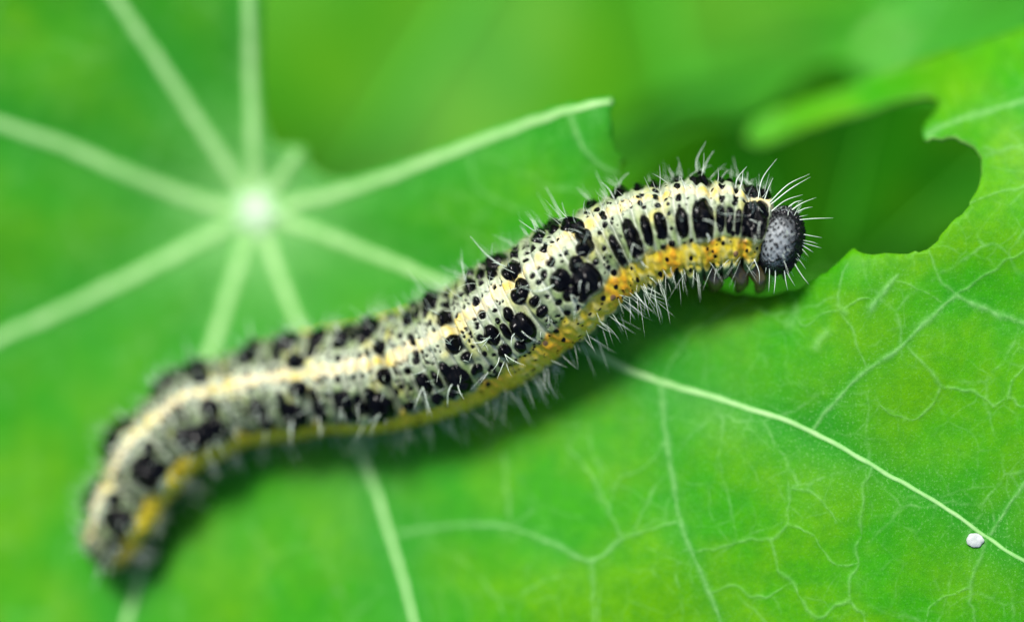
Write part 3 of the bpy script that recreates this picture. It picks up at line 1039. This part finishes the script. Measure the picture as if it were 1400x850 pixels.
# short dark and pale bristles on the back
for _ in range(720):
    i = int(rng.uniform(0.012, 0.985) * NU)
    ph = math.radians(rng.uniform(-62, 62))
    p, n, j = surf(i, ph)
    if rng.random() < 0.42:
        strand(dark, p, n + T[i] * rng.normal(0, .3) + rng.normal(0, .15, 3), rng.uniform(8, 22) * PXCM, rng.uniform(.0022, .0036), rng.normal(0, .1, 3))
    else:
        strand(white, p, n + T[i] * rng.normal(0, .35) + rng.normal(0, .2, 3), rng.uniform(12, 38) * PXCM, rng.uniform(.0026, .0042), rng.normal(0, .18, 3))


# the long hairs that stand out: three points in the photograph
def long_hair(a, m, b, r=.0032, lift=(0.0, 0.01)):
    i, j = pick(*a)
    p = body3[i, j]
    z0 = p[2] - 0.01
    pts = catmull([tuple(P(*a, z0)), tuple(P(*m, z0 + lift[0])), tuple(P(*b, z0 + lift[1]))], 0.02)
    n = len(pts)
    v, f = tube(pts, r * (1 - 0.85 * np.linspace(0, 1, n) ** 1.6), 6)
    white.add(v, f)


for h in (((956, 246), (952, 221), (965, 194)), ((960, 246), (965, 224), (976, 206)), ((768, 300), (757, 275), (746, 256)), ((841, 274), (832, 258), (823, 249)),
          ((843, 266), (849, 246), (860, 236)), ((690, 366), (666, 349), (643, 323)), ((701, 346), (714, 329), (735, 326)), ((763, 387), (735, 398), (708, 390)),
          ((1036, 276), (1042, 245), (1062, 217)), ((1005, 260), (1008, 244), (1021, 228)), ((1010, 262), (1014, 250), (1016, 232)), ((1043, 280), (1050, 259), (1057, 243)),
          ((711, 449), (700, 460), (699, 474)), ((802, 376), (793, 386), (792, 400)), ((623, 517), (613, 535), (612, 556)), ((872, 347), (880, 362), (887, 366)),
          ((857, 328), (852, 330), (852, 337)), ((669, 461), (658, 468), (645, 468)), ((965, 318), (970, 326), (967, 332)), ((938, 262), (935, 252), (930, 241))):
    long_hair(*h)


def head_hair(a, m, b, r=.0029):
    z0 = hc[2] + 0.06
    pts = catmull([tuple(P(*a, z0 + .02)), tuple(P(*m, z0 + .01)), tuple(P(*b, z0))], 0.02)
    n = len(pts)
    v, f = tube(pts, r * (1 - 0.85 * np.linspace(0, 1, n) ** 1.6), 6)
    white.add(v, f)


for h in (((1050, 279), (1078, 252), (1107, 238)), ((1052, 281), (1081, 258), (1108, 242)), ((1052, 291), (1074, 274), (1098, 266)), ((1080, 289), (1096, 278), (1116, 270)),
          ((1078, 283), (1088, 276), (1098, 274)), ((1090, 290), (1100, 285), (1111, 283)), ((1074, 303), (1086, 298), (1104, 294)), ((1090, 301), (1110, 299), (1139, 298)),
          ((1076, 316), (1096, 320), (1124, 325)), ((1070, 320), (1092, 330), (1123, 339)), ((1075, 338), (1090, 352), (1102, 368)), ((1086, 330), (1098, 336), (1112, 345)),
          ((1068, 350), (1076, 372), (1087, 391)), ((1052, 352), (1052, 378), (1051, 399)), ((1060, 362), (1060, 382), (1058, 402)), ((1086, 360), (1096, 376), (1106, 389)),
          ((1030, 352), (1038, 372), (1038, 388)), ((1040, 330), (1050, 326), (1058, 328)), ((1052, 302), (1066, 302), (1080, 298)), ((1072, 366), (1074, 382), (1077, 397)),
          ((1056, 338), (1064, 346), (1068, 358)), ((1046, 348), (1048, 362), (1046, 374))):
    head_hair(*h)
for _ in range(45):
    q = rng.normal(size=3)
    q[0] = abs(q[0]) * .9 - .15
    q /= np.linalg.norm(q)
    p = headpt(*q)
    n = q[0] * tf + q[1] * df + q[2] * lf
    strand(white, p, n + rng.normal(0, .3, 3) + .2 * tf, rng.uniform(6, 30) * PXCM, rng.uniform(.0022, .0040), rng.normal(0, .12, 3) - .1 * df)
white.build('hair', M_HAIR, cat, kind='stuff', label='fine white hairs all over the caterpillar')
dark.build('bristle', M_BRISTLE, cat, kind='stuff', label='short black bristles on the back of the caterpillar')

# ------------------------------------------------------------------ the white speck
NS_, MS_ = 32, 48
th = np.linspace(0, np.pi, NS_)[:, None]
ph = (np.arange(MS_) / MS_ * 2 * np.pi)[None, :]
sn = SineNoise(61, 12, 1.5, 4)
rr = 1 + 0.06 * sn(np.cos(ph) * np.sin(th) * 2 + np.cos(th), np.sin(ph) * np.sin(th) * 2 - np.cos(th))
sp = P(1333, 738, leaf_base(1333, 738)[0] - 0.012)
pos = sp + np.stack([0.045 * rr * np.sin(th) * np.cos(ph), 0.036 * rr * np.sin(th) * np.sin(ph), 0.011 * rr * np.cos(th) + 0 * ph], -1)
f = []
for i in range(NS_ - 1):
    for j in range(MS_):
        k = (j + 1) % MS_
        f.append((i * MS_ + j, (i + 1) * MS_ + j, (i + 1) * MS_ + k, i * MS_ + k))
M_SPECK = simple_material('white_speck', (0.40, 0.42, 0.40), (0.28, 0.32, 0.28), 26, 0.8, 0.1, 0.0, 0.004)
mesh_obj('speck', pos.reshape(-1, 3), f, M_SPECK, None, label='tiny white speck on the leaf beside the long vein, lower right', category='speck')

# ------------------------------------------------------------------ leaves behind and the ground
GROUND_Z = -12.0


def back_leaf(centre, radius, tilt, mat, vmat, label, seed, cup=0.12, squash=1.0, rotz=0.0):
    r = np.random.default_rng(seed)
    root = empty('nasturtium_leaf', centre, label=label, category='leaf', group='leaves growing below the chewed leaf')
    nr, na = 26, 96
    ph = np.arange(na) / na * 2 * np.pi
    wob = 1 + 0.05 * np.sin(9 * ph + r.uniform(0, 6)) + 0.03 * np.sin(4 * ph + r.uniform(0, 6))
    spokes = 9
    rows = []
    for i in range(nr):
        q = i / (nr - 1)
        rr = radius * q * wob
        z = cup * radius * (q ** 2 - 0.3) * (0.6 + 0.6 * np.sin(2 * ph + seed)) - 0.03 * radius * np.cos(spokes * ph) * q * (1 - .3 * q) + 0.05 * radius * q ** 2 * np.sin(3 * ph + 2 * seed)
        rows.append(np.stack([rr * np.cos(ph), squash * rr * np.sin(ph), z], 1))
    v = np.concatenate(rows)
    f = []
    for i in range(nr - 1):
        for j in range(na):
            k = (j + 1) % na
            f.append((i * na + j, (i + 1) * na + j, (i + 1) * na + k, i * na + k))
    from mathutils import Euler
    R = np.array(Euler((tilt[0], tilt[1], rotz)).to_matrix())
    c = np.array(centre)
    b = mesh_obj('blade', v @ R.T + c, f, mat, root)
    add_attr(b, 'vein', np.concatenate([np.exp(-np.abs(np.sin(spokes * ph / 2)) * 6 * (i / nr + .05)) for i in range(nr)]))
    add_attr(b, 'centre', np.concatenate([np.full(na, 0.7 * math.exp(-(i / nr / .08) ** 2)) for i in range(nr)]))
    so = b.modifiers.new('thickness', 'SOLIDIFY')
    so.thickness, so.offset = 0.03, -1.0
    for s in range(spokes):
        j = int(round((s + 0.0) * na / spokes)) % na
        pts = np.array([rows[i][j] for i in range(nr)]) + np.array([0, 0, 0.012])
        vv, ff = tube(pts @ R.T + c, np.linspace(.055, .015, nr) * radius / 3.5, 8)
        add_attr(mesh_obj('vein', vv, ff, vmat, root), 'ridge', np.full(len(vv), 0.8))
    st = catmull([(c[0], c[1], c[2] - .02), (c[0] + .2, c[1] - .1, c[2] - 1.5), (c[0] + r.uniform(-.8, .8), c[1] + r.uniform(-.8, .8), c[2] - 3.5), (c[0] + r.uniform(-1, 1), c[1] + r.uniform(-1, 1), GROUND_Z - .1)], .3)
    vv, ff = tube(st, .13, 10)
    mesh_obj('stalk', vv, ff, M_STALK, root)
    return root


M_BACK_Y = leaf_material('back_leaf_yellow_green', (0.034, 0.210, 0.001), (0.062, 0.240, 0.0005), (0.020, 0.165, 0.0015), (0.12, 0.36, 0.05))
M_BACK_G = leaf_material('back_leaf_green', (0.020, 0.20, 0.006), (0.045, 0.23, 0.003), (0.012, 0.16, 0.014), (0.12, 0.36, 0.08))
M_BACK_B = leaf_material('back_leaf_sky_sheen', (0.028, 0.25, 0.022), (0.045, 0.27, 0.012), (0.024, 0.22, 0.03), (0.12, 0.36, 0.11), rough=0.35)  # sky sheen painted in as a bluish green
M_BACK_D = leaf_material('back_leaf_shade_green', (0.014, 0.145, 0.0015), (0.028, 0.165, 0.001), (0.009, 0.115, 0.003), (0.08, 0.30, 0.03))  # green lowered to paint in the shade below the chewed leaf
R_ = math.radians
back_leaf(tuple(P(840, -330, -3.9)), 4.6, (R_(-12), R_(-4), 0), M_BACK_Y, M_FAINT, 'blurred yellow green leaf deep behind, filling the top edge', 1)
back_leaf(tuple(P(1220, 70, -3.3)), 2.0, (R_(-12), R_(-4), 0), M_BACK_B, M_FAINT, 'blurred leaf with a painted bluish sky sheen behind the upper right corner', 3, squash=0.17, rotz=0.38)
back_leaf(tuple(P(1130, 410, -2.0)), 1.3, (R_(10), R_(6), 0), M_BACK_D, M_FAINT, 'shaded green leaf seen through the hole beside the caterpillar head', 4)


M_UNDER = leaf_material('undergrowth_green', (0.020, 0.16, 0.004), (0.045, 0.20, 0.003), (0.012, 0.13, 0.008), (0.10, 0.30, 0.05), detail=False)
ub = Bag()
for _ in range(300):
    x, y, z = rng.uniform(-24, 24), rng.uniform(-24, 24), rng.uniform(-11.4, -6.4)
    r = rng.uniform(1.2, 2.8)
    tx, ty = rng.normal(0, .3, 2)
    na = 18
    ring = []
    for q in (0.0, 0.5, 1.0):
        for j in range(na):
            a = j / na * 2 * math.pi
            rr = r * q * (1 + .06 * math.sin(5 * a + x))
            ring.append((x + rr * math.cos(a), y + rr * math.sin(a), z + tx * rr * math.cos(a) + ty * rr * math.sin(a) + .12 * r * q * q))
    f = [(i * na + j, (i + 1) * na + j, (i + 1) * na + (j + 1) % na, i * na + (j + 1) % na) for i in range(2) for j in range(na)]
    ub.add(np.array(ring), f)
ub.build('undergrowth', M_UNDER, None, kind='stuff', label='deep mass of blurred green leaves below everything')
gx, gy = np.meshgrid(np.linspace(-300, 300, 61), np.linspace(-300, 300, 61))
gz = GROUND_Z + 0.4 * SineNoise(71, 12, .1, .6)(gx, gy) * 0.5
f = [(i * 61 + j, i * 61 + j + 1, (i + 1) * 61 + j + 1, (i + 1) * 61 + j) for i in range(60) for j in range(60)]
M_SOIL = simple_material('soil', (0.05, 0.036, 0.022), (0.03, 0.05, 0.012), 0.8, 0.9, 0.1, 0.0, 0.1)
mesh_obj('ground', np.stack([gx.ravel(), gy.ravel(), gz.ravel()], 1), f, M_SOIL, None, kind='structure')
